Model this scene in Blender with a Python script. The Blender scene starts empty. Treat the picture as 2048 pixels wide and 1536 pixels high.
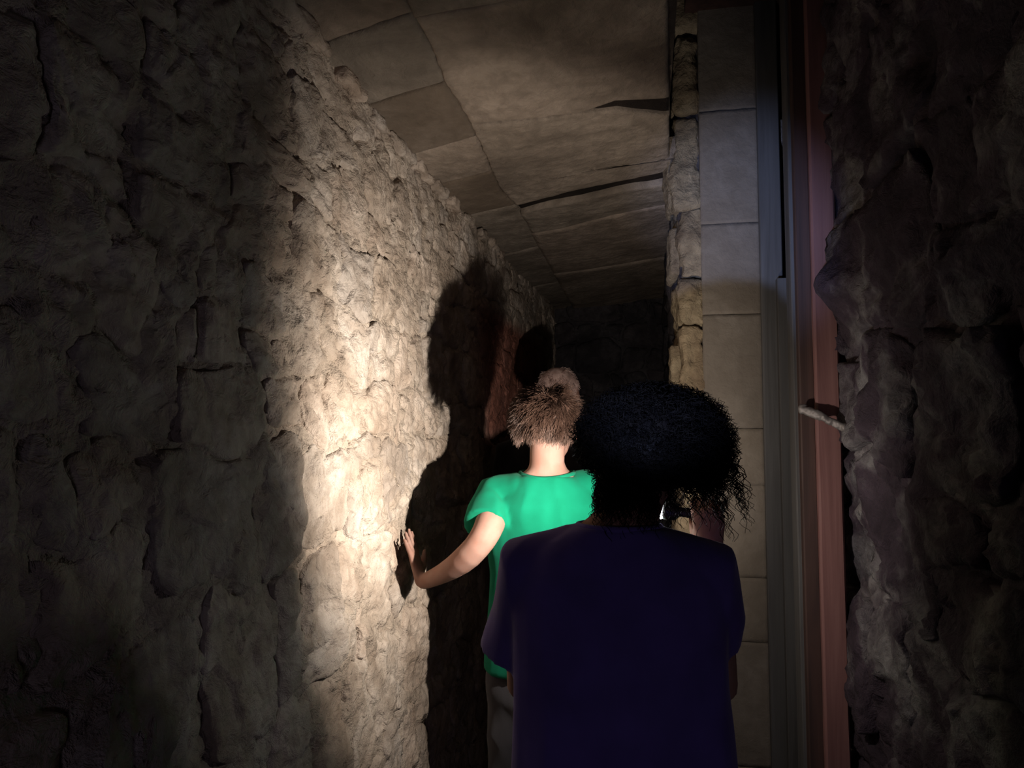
import bpy, math, random
import numpy as np
from mathutils import Vector, Matrix

random.seed(7)
rng = np.random.default_rng(7)
SC = bpy.context.scene
COL = SC.collection

# ------------------------------------------------------------------ camera, lights, exposure
CAM_Z = 1.45
FPX = 1490.0
YAW, PITCH = math.radians(10.1), math.radians(3.9)
cd = bpy.data.cameras.new('camera')
cam = bpy.data.objects.new('camera', cd)
COL.objects.link(cam)
cam.location = (0, 0, CAM_Z)
cam.rotation_euler = (math.pi / 2 + PITCH, 0, YAW)
cd.sensor_width = 36.0
cd.lens = FPX / 2048 * 36.0
cd.clip_start = 0.02
SC.camera = cam

SC.view_settings.view_transform = 'Standard'
SC.view_settings.look = 'None'
SC.view_settings.gamma = 1.0
SC.view_settings.use_curve_mapping = False
SC.view_settings.exposure = 0.0

w = bpy.data.worlds.new('world')
SC.world = w
w.use_nodes = True
w.node_tree.nodes['Background'].inputs[0].default_value = (0.7, 0.6, 1.0, 1)
w.node_tree.nodes['Background'].inputs[1].default_value = 0.0022


def aim(o, target):
    d = Vector(target) - o.location
    o.rotation_euler = d.to_track_quat('-Z', 'Y').to_euler()


LED = Vector((0.034, 1.55, 1.298))


def lamp(name, kind, loc, target, energy, color, **kw):
    ld = bpy.data.lights.new(name, kind)
    ld.energy = energy
    ld.color = color
    for k, v in kw.items():
        setattr(ld, k, v)
    o = bpy.data.objects.new(name, ld)
    COL.objects.link(o)
    o.location = loc
    aim(o, target)
    return o


# the phone torch that lights the passage
_az = lambda a, e: Vector((-math.sin(math.radians(a)) * math.cos(math.radians(e)), math.cos(math.radians(a)) * math.cos(math.radians(e)), math.sin(math.radians(e))))
L_POS = LED + Vector((-0.040, 0.014, 0.018))
lamp('torch_wide_beam', 'SPOT', L_POS, L_POS + _az(43, 9), 23.0, (1.0, 0.90, 0.80),
     spot_size=math.radians(145), spot_blend=0.42, shadow_soft_size=0.007)
lamp('torch_hot_beam', 'SPOT', L_POS, L_POS + _az(62, 9), 56.0, (1.0, 0.91, 0.81),
     spot_size=math.radians(98), spot_blend=1.0, shadow_soft_size=0.007)
lamp('torch_side_spill', 'SPOT', L_POS, L_POS + _az(-32, -4), 8.0, (1.0, 0.88, 0.78),
     spot_size=math.radians(150), spot_blend=1.0, shadow_soft_size=0.012)
# a second, cooler torch held low by the photographer's left hand
lamp('second_torch_light', 'SPOT', (-0.27, -0.15, 1.08), (0.30, 2.5, 2.13), 225.0, (0.42, 0.55, 1.0),
     spot_size=math.radians(17), spot_blend=0.9, shadow_soft_size=0.02)
# added dim fill from behind the photographer, lifting the unlit walls and shirt
lamp('rear_fill', 'AREA', (0.36, -1.2, 0.8), (-0.3, 2, 1.0), 1.6, (0.74, 0.68, 1.0), size=0.4)

# ------------------------------------------------------------------ helpers


def ray(px, py):
    d = Vector(((px - 1024) / FPX, (768 - py) / FPX, -1.0))
    return cam.rotation_euler.to_matrix() @ d


def at_y(px, py, y):
    d = ray(px, py)
    return Vector((0, 0, CAM_Z)) + d * (y / d.y)


_perm = np.random.default_rng(3).permutation(4096)
_grad = np.random.default_rng(4).normal(size=(4096, 3))
_grad /= np.linalg.norm(_grad, axis=1)[:, None]


def perlin(P):
    P = np.asarray(P, float)
    i = np.floor(P).astype(int)
    f = P - i
    u = f * f * f * (f * (f * 6 - 15) + 10)
    out = 0
    for dx in (0, 1):
        for dy in (0, 1):
            for dz in (0, 1):
                h = _perm[(_perm[(_perm[(i[..., 0] + dx) & 4095] + i[..., 1] + dy) & 4095] + i[..., 2] + dz) & 4095]
                g = _grad[h]
                dot = g[..., 0] * (f[..., 0] - dx) + g[..., 1] * (f[..., 1] - dy) + g[..., 2] * (f[..., 2] - dz)
                wx = u[..., 0] if dx else 1 - u[..., 0]
                wy = u[..., 1] if dy else 1 - u[..., 1]
                wz = u[..., 2] if dz else 1 - u[..., 2]
                out = out + dot * wx * wy * wz
    return out


def fbm(P, octaves=4, gain=0.5):
    P = np.asarray(P, float)
    a, s, o = 1.0, 0.0, 0.0
    for k in range(octaves):
        s = s + a * perlin(P * (2 ** k) + 17.3 * k)
        a *= gain
    return s


def link(name, me, mat, parent=None, smooth=True):
    if mat:
        me.materials.append(mat)
    if smooth:
        me.polygons.foreach_set('use_smooth', [True] * len(me.polygons))
    o = bpy.data.objects.new(name, me)
    COL.objects.link(o)
    if parent is not None:
        o.parent = parent
    return o


def mesh_from(V, F, name='m'):
    me = bpy.data.meshes.new(name)
    V = np.asarray(V, dtype=np.float32)
    if isinstance(F, np.ndarray):
        k = F.shape[1]
        me.vertices.add(len(V))
        me.vertices.foreach_set('co', V.ravel())
        me.loops.add(F.size)
        me.loops.foreach_set('vertex_index', F.astype(np.int32).ravel())
        me.polygons.add(len(F))
        me.polygons.foreach_set('loop_start', np.arange(0, F.size, k, dtype=np.int32))
        me.polygons.foreach_set('loop_total', np.full(len(F), k, dtype=np.int32))
        me.update(calc_edges=True)
    else:
        me.from_pydata([tuple(v) for v in V], [], F)
        me.update()
    return me


def empty(name, loc=(0, 0, 0)):
    o = bpy.data.objects.new(name, None)
    o.empty_display_size = 0.1
    COL.objects.link(o)
    o.location = loc
    return o


def tag(o, label=None, cat=None, group=None, kind=None):
    if label: o['label'] = label
    if cat: o['category'] = cat
    if group: o['group'] = group
    if kind: o['kind'] = kind
    return o


# ------------------------------------------------------------------ materials


class Mat:
    def __init__(s, name):
        s.m = bpy.data.materials.new(name)
        s.m.use_nodes = True
        s.nt = s.m.node_tree
        s.b = s.nt.nodes['Principled BSDF']
        s.tc = s.nt.nodes.new('ShaderNodeTexCoord')

    def n(s, t, **kw):
        x = s.nt.nodes.new(t)
        for k, v in kw.items():
            setattr(x, k, v)
        return x

    def l(s, a, b):
        s.nt.links.new(a, b)

    def noise(s, scale, detail=4, rough=0.55, stretch=None, dist=0.0):
        t = s.n('ShaderNodeTexNoise')
        t.inputs['Scale'].default_value = scale
        t.inputs['Detail'].default_value = detail
        t.inputs['Roughness'].default_value = rough
        t.inputs['Distortion'].default_value = dist
        if stretch:
            mp = s.n('ShaderNodeMapping')
            mp.inputs['Scale'].default_value = stretch
            s.l(s.tc.outputs['Object'], mp.inputs[0])
            s.l(mp.outputs[0], t.inputs['Vector'])
        else:
            s.l(s.tc.outputs['Object'], t.inputs['Vector'])
        return t.outputs['Fac']

    def ramp(s, fac, stops):
        r = s.n('ShaderNodeValToRGB')
        e = r.color_ramp.elements
        while len(e) < len(stops):
            e.new(0.5)
        for i, (p, c) in enumerate(stops):
            e[i].position = p
            e[i].color = (*c, 1) if len(c) == 3 else c
        s.l(fac, r.inputs[0])
        return r.outputs[0]

    def mix(s, fac, a, b, mode='MIX'):
        m = s.n('ShaderNodeMix', data_type='RGBA', blend_type=mode)
        if isinstance(fac, float):
            m.inputs[0].default_value = fac
        else:
            s.l(fac, m.inputs[0])
        for k, v in ((6, a), (7, b)):
            if isinstance(v, tuple):
                m.inputs[k].default_value = (*v, 1)
            else:
                s.l(v, m.inputs[k])
        return m.outputs[2]

    def bump(s, h, strength, dist, prev=None):
        b = s.n('ShaderNodeBump')
        b.inputs['Strength'].default_value = strength
        b.inputs['Distance'].default_value = dist
        s.l(h, b.inputs['Height'])
        if prev is not None:
            s.l(prev, b.inputs['Normal'])
        return b.outputs[0]


def stone_material(name, base, dark, pale, red=False, rnd=0.5, fine=1.0, rough=0.92):
    M = Mat(name)
    n1 = M.noise(4.5, 5, 0.6, dist=0.6)
    c = M.ramp(n1, [(0.32, dark), (0.5, base), (0.68, pale)])
    n2 = M.noise(22, 5, 0.65, stretch=(1, 0.7, 1), dist=0.4)
    c = M.mix(M.ramp(n2, [(0.42, (0, 0, 0)), (0.62, (1, 1, 1))]), c, M.mix(0.5, c, dark))
    oi = M.n('ShaderNodeObjectInfo')
    rr = M.ramp(oi.outputs['Random'], [(0.0, (1 - rnd * 0.35,) * 3), (0.5, (1, 0.98, 0.95)), (1.0, (1 + rnd * 0.1, 1, 0.96))])
    c = M.mix(1.0, c, rr, 'MULTIPLY')
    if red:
        # redder-tinted stretch of the masonry further along the passage
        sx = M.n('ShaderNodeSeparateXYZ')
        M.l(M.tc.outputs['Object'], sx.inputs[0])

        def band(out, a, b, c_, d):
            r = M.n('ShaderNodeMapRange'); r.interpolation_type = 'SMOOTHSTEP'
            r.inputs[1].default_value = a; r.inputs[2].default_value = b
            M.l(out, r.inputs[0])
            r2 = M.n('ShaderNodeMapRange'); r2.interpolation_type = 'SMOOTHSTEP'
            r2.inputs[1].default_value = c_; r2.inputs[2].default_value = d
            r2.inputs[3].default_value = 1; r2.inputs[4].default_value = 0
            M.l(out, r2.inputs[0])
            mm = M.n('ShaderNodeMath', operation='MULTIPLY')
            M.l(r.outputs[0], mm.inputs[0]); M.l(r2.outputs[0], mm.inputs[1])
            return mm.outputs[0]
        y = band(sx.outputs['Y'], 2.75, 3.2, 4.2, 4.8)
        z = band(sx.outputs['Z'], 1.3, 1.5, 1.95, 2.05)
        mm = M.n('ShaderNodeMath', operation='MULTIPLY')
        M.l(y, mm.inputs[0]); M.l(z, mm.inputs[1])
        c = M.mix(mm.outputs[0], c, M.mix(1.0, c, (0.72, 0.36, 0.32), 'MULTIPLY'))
    M.l(c, M.b.inputs['Base Color'])
    M.b.inputs['Roughness'].default_value = rough
    M.b.inputs['Specular IOR Level'].default_value = 0.25
    nz = M.noise(34, 5, 0.7, stretch=(1, 0.8, 1), dist=0.5)
    vo = M.n('ShaderNodeTexVoronoi', feature='F1')
    vo.inputs['Scale'].default_value = 36
    wv = M.n('ShaderNodeVectorMath', operation='SCALE'); wv.inputs['Scale'].default_value = 0.05
    ad = M.n('ShaderNodeVectorMath', operation='ADD')
    cb = M.n('ShaderNodeCombineXYZ')
    M.l(n1, cb.inputs[0]); M.l(n2, cb.inputs[1]); M.l(n1, cb.inputs[2])
    M.l(cb.outputs[0], wv.inputs[0]); M.l(M.tc.outputs['Object'], ad.inputs[0]); M.l(wv.outputs[0], ad.inputs[1])
    M.l(ad.outputs[0], vo.inputs['Vector'])
    hh_ = M.n('ShaderNodeMath', operation='MULTIPLY_ADD')
    M.l(vo.outputs['Distance'], hh_.inputs[0]); hh_.inputs[1].default_value = 0.30; M.l(nz, hh_.inputs[2])
    M.l(M.bump(hh_.outputs[0], 0.75 * fine, 0.022), M.b.inputs['Normal'])
    return M.m


def wood_material(name, a, b, rough=0.7, grain=(30, 30, 1.2)):
    M = Mat(name)
    n = M.noise(1.0, 6, 0.6, stretch=grain, dist=0.8)
    M.l(M.ramp(n, [(0.35, a), (0.62, b)]), M.b.inputs['Base Color'])
    M.b.inputs['Roughness'].default_value = rough
    M.l(M.bump(n, 0.35, 0.004), M.b.inputs['Normal'])
    return M.m


def cloth_material(name, c1, c2, weave=900, rough=0.9, sheen=0.2):
    M = Mat(name)
    n = M.noise(14, 3, 0.5)
    M.l(M.ramp(n, [(0.3, c1), (0.7, c2)]), M.b.inputs['Base Color'])
    M.b.inputs['Roughness'].default_value = rough
    M.b.inputs['Sheen Weight'].default_value = sheen
    M.b.inputs['Specular IOR Level'].default_value = 0.1
    M.l(M.bump(M.noise(weave, 2, 0.5), 0.25, 0.001), M.b.inputs['Normal'])
    return M.m


def skin_material(name, c):
    M = Mat(name)
    n = M.noise(18, 3, 0.5)
    c2 = (c[0] * 0.9, c[1] * 0.78, c[2] * 0.74)
    M.l(M.ramp(n, [(0.35, c2), (0.65, c)]), M.b.inputs['Base Color'])
    M.b.inputs['Roughness'].default_value = 0.8
    M.b.inputs['Specular IOR Level'].default_value = 0.2
    M.b.inputs['Subsurface Weight'].default_value = 0.15
    M.b.inputs['Subsurface Radius'].default_value = (0.012, 0.005, 0.003)
    M.b.inputs['Subsurface Scale'].default_value = 0.5
    return M.m


def hair_material(name, a, b, rough=0.5, spec=0.4):
    M = Mat(name)
    n = M.noise(40, 3, 0.5, dist=0.5)
    M.l(M.ramp(n, [(0.35, a), (0.65, b)]), M.b.inputs['Base Color'])
    M.b.inputs['Roughness'].default_value = rough
    M.b.inputs['Specular IOR Level'].default_value = spec
    return M.m


def plain(name, c, rough=0.5, metal=0.0, emit=None):
    M = Mat(name)
    n = M.noise(60, 3, 0.5)
    M.l(M.ramp(n, [(0.3, tuple(x * 0.85 for x in c)), (0.7, c)]), M.b.inputs['Base Color'])
    M.b.inputs['Roughness'].default_value = rough
    M.b.inputs['Metallic'].default_value = metal
    if emit:
        M.b.inputs['Emission Color'].default_value = (*emit[0], 1)
        M.b.inputs['Emission Strength'].default_value = emit[1]
    return M.m


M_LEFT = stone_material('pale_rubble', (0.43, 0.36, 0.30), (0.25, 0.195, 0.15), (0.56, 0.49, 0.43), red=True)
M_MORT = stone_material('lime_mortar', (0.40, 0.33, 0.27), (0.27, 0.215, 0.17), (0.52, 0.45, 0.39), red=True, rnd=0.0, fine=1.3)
M_CEIL = stone_material('ceiling_slab', (0.24, 0.20, 0.16), (0.14, 0.115, 0.092), (0.32, 0.27, 0.22), rnd=0.8, fine=0.7)
M_PILLAR = stone_material('ochre_stone', (0.25, 0.20, 0.13), (0.12, 0.088, 0.057), (0.34, 0.28, 0.19), rnd=0.5)
M_SMOOTH = stone_material('dressed_stone', (0.155, 0.132, 0.108), (0.12, 0.10, 0.08), (0.185, 0.16, 0.135), rnd=0.2, fine=0.35)
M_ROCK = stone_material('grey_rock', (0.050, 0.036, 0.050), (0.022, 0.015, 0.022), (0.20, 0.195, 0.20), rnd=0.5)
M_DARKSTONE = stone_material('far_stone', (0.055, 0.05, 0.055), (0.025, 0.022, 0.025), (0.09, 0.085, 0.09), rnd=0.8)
M_EARTH = stone_material('packed_earth', (0.16, 0.12, 0.09), (0.09, 0.07, 0.05), (0.22, 0.17, 0.13), rnd=0.0)
M_WOODRED = wood_material('red_brown_wood', (0.13, 0.055, 0.050), (0.20, 0.095, 0.085))
M_WOODDARK = wood_material('dark_wood', (0.030, 0.014, 0.011), (0.060, 0.028, 0.021))
M_WOODGREY = wood_material('grey_board', (0.045, 0.042, 0.040), (0.075, 0.072, 0.070))
M_IRON = plain('worn_iron', (0.20, 0.18, 0.17), 0.6, 0.5)

# ------------------------------------------------------------------ masonry


def grid_faces(nu, nv, base=0):
    i, j = np.meshgrid(np.arange(nu), np.arange(nv), indexing='ij')
    a = base + i * (nv + 1) + j
    return np.stack([a, a + nv + 1, a + nv + 2, a + 1], -1).reshape(-1, 4)


def warp(u, v, amt, fr, seed):
    P = np.stack([u * fr, v * fr, np.full_like(u, seed)], -1)
    Q = np.stack([u * fr, v * fr, np.full_like(u, seed + 31.7)], -1)
    return u + amt * fbm(P, 3), v + amt * fbm(Q, 3)


def flakes(u, v, fr, seed):
    """broken facets: every Voronoi cell is a tilted plane"""
    q = 0.35 * fbm(np.stack([u * fr * 0.7, v * fr * 0.7, np.full_like(u, seed)], -1), 2)
    x = u * fr * 0.72 + q; y = v * fr + q * 1.3
    ix, iy = np.floor(x).astype(int), np.floor(y).astype(int)
    best = np.full(np.shape(x), 9.0); out = np.zeros_like(x)
    k0 = int(seed * 97) & 4095
    for dx in (-1, 0, 1):
        for dy in (-1, 0, 1):
            h = _perm[(_perm[(ix + dx + k0) & 4095] + iy + dy) & 4095]
            cx = ix + dx + 0.5 + 0.45 * _grad[h][..., 0] * 1.2
            cy = iy + dy + 0.5 + 0.45 * _grad[h][..., 1] * 1.2
            d = (x - cx) ** 2 + (y - cy) ** 2
            g2 = _grad[(h * 7 + 3) & 4095]
            val = g2[..., 2] * 0.55 + (x - cx) * g2[..., 0] * 0.9 + (y - cy) * g2[..., 1] * 0.9
            out = np.where(d < best, val, out)
            best = np.minimum(best, d)
    return out


def relief(u, v, amp, seed):
    a = fbm(np.stack([u * 3.2, v * 3.2, np.full_like(u, seed)], -1), 2) * 1.6
    b = fbm(np.stack([u * 10, v * 14, np.full_like(u, seed + 9)], -1), 4, 0.6)
    # chipped facets: ridged noise gives the hacked, flaky look of rubble stone
    r = 1 - np.abs(fbm(np.stack([u * 7, v * 10, np.full_like(u, seed + 5)], -1), 3)) * 2.2
    fl = flakes(u, v, 13.0, seed) + 0.55 * flakes(u, v, 27.0, seed + 3)
    return amp * (a + 0.6 * b + 0.35 * (r - 0.6) + 0.75 * fl)


def patch(S, u0, u1, v0, v1, res, joint, off, tilt, amp, wamt, wfr, seed, rnd=0.03, back=0.04, edge=0.012, ewid=0.014):
    nu = max(3, int((u1 - u0) / res)); nv = max(3, int((v1 - v0) / res))
    # denser near the borders so that the arris is crisp
    s = np.linspace(0, 1, nu + 1); t = np.linspace(0, 1, nv + 1)
    U, V = np.meshgrid(u0 + joint + s * (u1 - u0 - 2 * joint), v0 + joint + t * (v1 - v0 - 2 * joint), indexing='ij')
    cu, cv = (u0 + u1) / 2, (v0 + v1) / 2
    hu, hv = (u1 - u0) / 2 - joint, (v1 - v0) / 2 - joint
    # round the corners
    a, b = (U - cu) / hu, (V - cv) / hv
    k = 0.10 * np.clip(np.abs(a) * np.abs(b), 0, 1) ** 3
    rr = min(hu, hv)
    U = U - np.sign(a) * k * rr * 1.6
    V = V - np.sign(b) * k * rr * 1.6
    e = np.minimum(hu - np.abs(U - cu), hv - np.abs(V - cv))
    e = np.clip(e, 0, None)
    U2, V2 = warp(U, V, wamt, wfr, seed)
    D = off + tilt[0] * (U - cu) + tilt[1] * (V - cv) + relief(U2, V2, amp, seed)
    rag = 1 + 0.9 * fbm(np.stack([U2 * 25, V2 * 25, np.full_like(U, 3.3)], -1), 2)
    D = D - edge * np.exp(-(e / (ewid * rag.clip(0.3, 2))) ** 2)
    P = S(U2, V2, D)
    V_ = P.reshape(-1, 3)
    F = grid_faces(nu, nv)
    # skirt down into the joint
    idx = np.arange((nu + 1) * (nv + 1)).reshape(nu + 1, nv + 1)
    loop = np.concatenate([idx[:, 0], idx[-1, 1:], idx[-2::-1, -1], idx[0, -2:0:-1]])
    Pb = S(U2, V2, D - back).reshape(-1, 3)[loop]
    n0 = len(V_)
    m = len(loop)
    j = np.arange(m)
    F2 = np.stack([loop[j], n0 + j, n0 + (j + 1) % m, loop[(j + 1) % m]], -1)
    return np.concatenate([V_, Pb]), np.concatenate([F, F2])


def masonry(parent, name, S, u0, u1, courses, widths, res, mat, seed, joint=0.005, amp=0.012, offs=0.008,
            wamt=0.05, wfr=3.0, tilt=0.12, flip=False, resf=None, small=0.18, edge=0.012, back=0.04, limit=300):
    r = random.Random(seed)
    n = 0
    for v0, v1 in zip(courses[:-1], courses[1:]):
        u = u0 - r.random() * widths[0]
        while u < u1:
            wd = r.uniform(*widths)
            h = v1 - v0
            cells = [(u, u + wd, v0, v1)]
            if h > 0.15 and r.random() < small:
                vm = v0 + h * r.uniform(0.35, 0.65)
                um = u + wd * r.uniform(0.35, 0.65)
                cells = [(u, u + wd, v0, vm), (u, um, vm, v1), (um, u + wd, vm, v1)]
                if r.random() < 0.5:
                    cells = [(u, um, v0, vm), (um, u + wd, v0, vm), (u, u + wd, vm, v1)]
            for c in cells:
                rs = res if resf is None else resf((c[0] + c[1]) / 2)
                V, F = patch(S, *c, rs, joint * r.uniform(0.6, 1.5), r.uniform(-offs, offs), (r.gauss(0, tilt * 0.5), r.gauss(0, tilt * 0.5)),
                             amp, wamt, wfr, seed * 1.37 + 0.5, edge=edge * r.uniform(0.5, 1.3), back=back)
                if flip: F = F[:, ::-1]
                link(name, mesh_from(V, F), mat, parent)
                n += 1
            u += wd
    return n


def backing(S, u0, u1, v0, v1, res, seed, depth=-0.010, amp=0.012, mamp=0.010, wamt=0.05, wfr=3.0, flip=False):
    nu, nv = int((u1 - u0) / res), int((v1 - v0) / res)
    U, V = np.meshgrid(np.linspace(u0, u1, nu + 1), np.linspace(v0, v1, nv + 1), indexing='ij')
    U2, V2 = U, V
    D = depth + relief(U2, V2, amp, seed) + mamp * fbm(np.stack([U * 9, V * 9, np.full_like(U, 71.0)], -1), 4) + \
        mamp * 0.7 * fbm(np.stack([U * 30, V * 30, np.full_like(U, 41.0)], -1), 3)
    F = grid_faces(nu, nv)
    if flip: F = F[:, ::-1]
    return mesh_from(S(U2, V2, D).reshape(-1, 3), F)


# ---- left wall -----------------------------------------------------------------------
LX = -0.67


def S_left(u, v, d):
    bend = 0.10 * np.clip((u - 3.1) / 1.6, 0, 1) ** 2
    und = 0.02 * np.sin(u * 2.1 + 0.6) - 0.02 * np.sin(0.6 + 1.55 * 2.1) + 0.012 * np.sin(v * 3.0)
    lean = 0.03 * (v - 1.45)
    return np.stack([LX + d + und + bend - lean, u, v], -1)


wall_left = empty('wall_left')
tag(wall_left, kind='structure')
CL = [0.0, 0.24, 0.46, 0.70, 0.95, 1.20, 1.44, 1.575, 1.765, 1.93, 2.05, 2.19, 2.40]


def res_left(u):
    if u < 0.5: return 0.013
    if u < 2.9: return 0.0058
    return 0.014


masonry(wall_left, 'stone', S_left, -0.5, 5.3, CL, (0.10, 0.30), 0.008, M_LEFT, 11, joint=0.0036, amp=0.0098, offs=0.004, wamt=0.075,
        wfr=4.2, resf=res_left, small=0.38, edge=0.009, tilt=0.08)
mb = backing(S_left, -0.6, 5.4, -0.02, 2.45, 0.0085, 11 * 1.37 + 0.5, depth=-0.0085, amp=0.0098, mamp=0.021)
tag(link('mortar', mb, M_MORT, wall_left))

# ---- floor, back wall ----------------------------------------------------------------


def S_floor(u, v, d):
    return np.stack([u, v, d], -1)


fl = backing(lambda u, v, d: S_floor(u, v, d - 0.0), -0.8, 1.6, -1.6, 6.0, 0.05, 21.0, depth=-0.02, amp=0.006, mamp=0.006)
tag(link('floor', fl, M_EARTH), kind='structure')


def S_back(u, v, d):
    return np.stack([u, 5.05 - d, v], -1)


wall_back = empty('wall_back')
tag(wall_back, kind='structure')
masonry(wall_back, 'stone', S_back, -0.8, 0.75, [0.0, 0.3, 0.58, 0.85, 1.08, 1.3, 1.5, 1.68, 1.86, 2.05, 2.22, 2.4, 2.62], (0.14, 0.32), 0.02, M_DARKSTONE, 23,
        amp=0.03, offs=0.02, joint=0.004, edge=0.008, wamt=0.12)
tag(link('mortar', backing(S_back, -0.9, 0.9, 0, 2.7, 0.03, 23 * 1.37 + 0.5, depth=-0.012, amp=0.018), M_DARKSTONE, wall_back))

# ---- far right wall of the passage, beyond the pillar ------------------------------------


def S_rfar(u, v, d):
    return np.stack([0.115 - d + 0.012 * (u - 2.6), u, v], -1)


wall_right_far = empty('wall_right_far')
tag(wall_right_far, kind='structure')
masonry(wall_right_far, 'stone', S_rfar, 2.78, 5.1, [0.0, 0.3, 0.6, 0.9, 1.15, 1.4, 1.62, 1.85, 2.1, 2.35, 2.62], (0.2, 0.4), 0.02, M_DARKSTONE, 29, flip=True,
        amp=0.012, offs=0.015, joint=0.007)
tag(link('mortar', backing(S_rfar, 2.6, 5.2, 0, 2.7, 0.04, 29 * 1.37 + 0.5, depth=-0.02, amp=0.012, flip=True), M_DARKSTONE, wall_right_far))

# ---- pillar with broken quoins and a dressed face ------------------------------------------
PY = 2.5


def quoin(name, x0, x1, z0, z1, y0, y1, mat, parent, amp, seed, res=0.012, chamfer=0.02):
    """a squared block with rough, chipped faces: rounded box pushed about by noise"""
    nx, ny, nz = [max(2, int(a / res)) for a in (x1 - x0, y1 - y0, z1 - z0)]
    Vs, Fs, base = [], [], 0
    ax = [np.linspace(-1, 1, nx + 1), np.linspace(-1, 1, ny + 1), np.linspace(-1, 1, nz + 1)]
    c = np.array([(x0 + x1) / 2, (y0 + y1) / 2, (z0 + z1) / 2])
    h = np.array([(x1 - x0) / 2, (y1 - y0) / 2, (z1 - z0) / 2])
    for axis in range(3):
        o = [k for k in range(3) if k != axis]
        for sgn in (-1, 1):
            A, B = np.meshgrid(ax[o[0]], ax[o[1]], indexing='ij')
            P = np.zeros(A.shape + (3,))
            P[..., o[0]] = A; P[..., o[1]] = B; P[..., axis] = sgn
            F = grid_faces(A.shape[0] - 1, A.shape[1] - 1, base)
            if (sgn > 0) == (axis == 1): F = F[:, ::-1]
            Vs.append(P.reshape(-1, 3)); Fs.append(F); base += A.size
    Q = np.concatenate(Vs)
    W = Q * h
    inner = np.clip(W, -(h - chamfer), h - chamfer)
    dv = W - inner
    L = np.linalg.norm(dv, axis=1)[:, None]
    W = inner + np.where(L > chamfer, dv / np.maximum(L, 1e-9) * chamfer, dv)
    nrm = Q / np.linalg.norm(Q * 1.0, axis=1)[:, None]
    W = W + c
    n = fbm(W * np.array([9, 9, 7]) + seed, 4)[:, None] + 0.5 * (fbm(W * 30 + seed, 2)[:, None])
    W = W + nrm * n * amp
    # merge seams so the block stays closed
    key = np.round(Q * 5000).astype(int)
    uq, first, inv = np.unique(key, axis=0, return_index=True, return_inverse=True)
    inv = inv.ravel()
    F = inv[np.concatenate(Fs)]
    return link(name, mesh_from(W[first], F), mat, parent)


pillar = empty('pillar', (0, 0, 0))
tag(pillar, kind='structure')
rp = random.Random(5)
zs = [0.0]
while zs[-1] < 3.05:
    zs.append(zs[-1] + rp.uniform(0.15, 0.34))
xl = at_y(1347, 600, PY).x
xm = at_y(1428, 700, PY).x
xr = at_y(1524, 700, PY).x
for k, (a, b) in enumerate(zip(zs[:-1], zs[1:])):
    js = rp.uniform(0.0, 0.02)
    xs = xm + rp.uniform(-0.035, 0.0)
    quoin('stone', xl + js, xs, a + 0.002, b - 0.002, PY - rp.uniform(0.0, 0.018), PY + 0.32, M_PILLAR, pillar, 0.032, k * 3.1, chamfer=0.02)
    if rp.random() < 0.6:
        quoin('stone', xl - 0.012, xl + 0.05, a + 0.03, b - 0.05, PY + 0.05, PY + 0.25, M_PILLAR, pillar, 0.018, k * 5.1 + 40, chamfer=0.012)
# dressed blocks: courses seen at faint horizontal joints
zj = [0.0, 0.42, 0.80, 1.00, 1.29, 1.47, 1.84, 2.14, 2.52, 3.05]
for k, (a, b) in enumerate(zip(zj[:-1], zj[1:])):
    quoin('block', xm - 0.036, xr, a + 0.0002, b - 0.0002, PY - 0.020, PY + 0.3, M_SMOOTH, pillar, 0.0030, k * 2.3 + 90, res=0.012, chamfer=0.0014)
quoin('pillar_core', xl + 0.02, xr - 0.01, 0, 3.05, PY + 0.02, PY + 0.34, M_DARKSTONE, pillar, 0.004, 4.4, res=0.05)

# ---- near right wall: hewn rock ------------------------------------------------------


def S_rnear(u, v, d):
    # rock steps out towards the camera, with the boulder that hides part of the post
    bul = 0.085 * np.exp(-(((u - 1.84) / 0.08) ** 2 + ((v - 1.80) / 0.07) ** 2))
    und = 0.012 * np.sin(u * 7 + v * 2.2) + 0.012 * np.sin(v * 4.1 + 1)
    return np.stack([0.492 - d - bul - und * 0.6 + 0.022 * (1.45 - v), u, v], -1)


wall_right = empty('wall_right')
tag(wall_right, kind='structure')
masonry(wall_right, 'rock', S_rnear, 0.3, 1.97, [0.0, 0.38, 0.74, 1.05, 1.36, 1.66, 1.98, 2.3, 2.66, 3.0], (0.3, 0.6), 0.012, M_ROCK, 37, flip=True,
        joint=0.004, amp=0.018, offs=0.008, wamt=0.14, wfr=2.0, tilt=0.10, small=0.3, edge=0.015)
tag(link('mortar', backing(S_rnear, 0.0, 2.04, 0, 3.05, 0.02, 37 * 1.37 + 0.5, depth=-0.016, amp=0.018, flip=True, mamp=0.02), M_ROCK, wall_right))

# ---- wooden door frame between the rock and the pillar -----------------------------------------


def wbox(name, x0, x1, y0, y1, z0, z1, mat, parent, lean=0.0, bev=0.004, wav=0.0, seed=0.0, nz=60):
    """an upright board: bevelled section swept up with slight unevenness"""
    sec = [(x0 + bev, y0), (x1 - bev, y0), (x1, y0 + bev), (x1, y1 - bev), (x1 - bev, y1), (x0 + bev, y1), (x0, y1 - bev), (x0, y0 + bev)]
    V, F = [], []
    for k in range(nz + 1):
        z = z0 + (z1 - z0) * k / nz
        for i, (x, y) in enumerate(sec):
            nn = perlin(np.array([[z * 6, i * 0.7, seed]]))[0] * wav
            V.append((x + lean * (z - 1.45) + nn, y + nn * 0.5, z))
    for k in range(nz):
        for i in range(8):
            a = k * 8 + i; b = k * 8 + (i + 1) % 8
            F.append((a, b, b + 8, a + 8))
    F.append(tuple(range(7, -1, -1)))
    F.append(tuple(nz * 8 + i for i in range(8)))
    return link(name, mesh_from(V, F), mat, parent, smooth=False)


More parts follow.
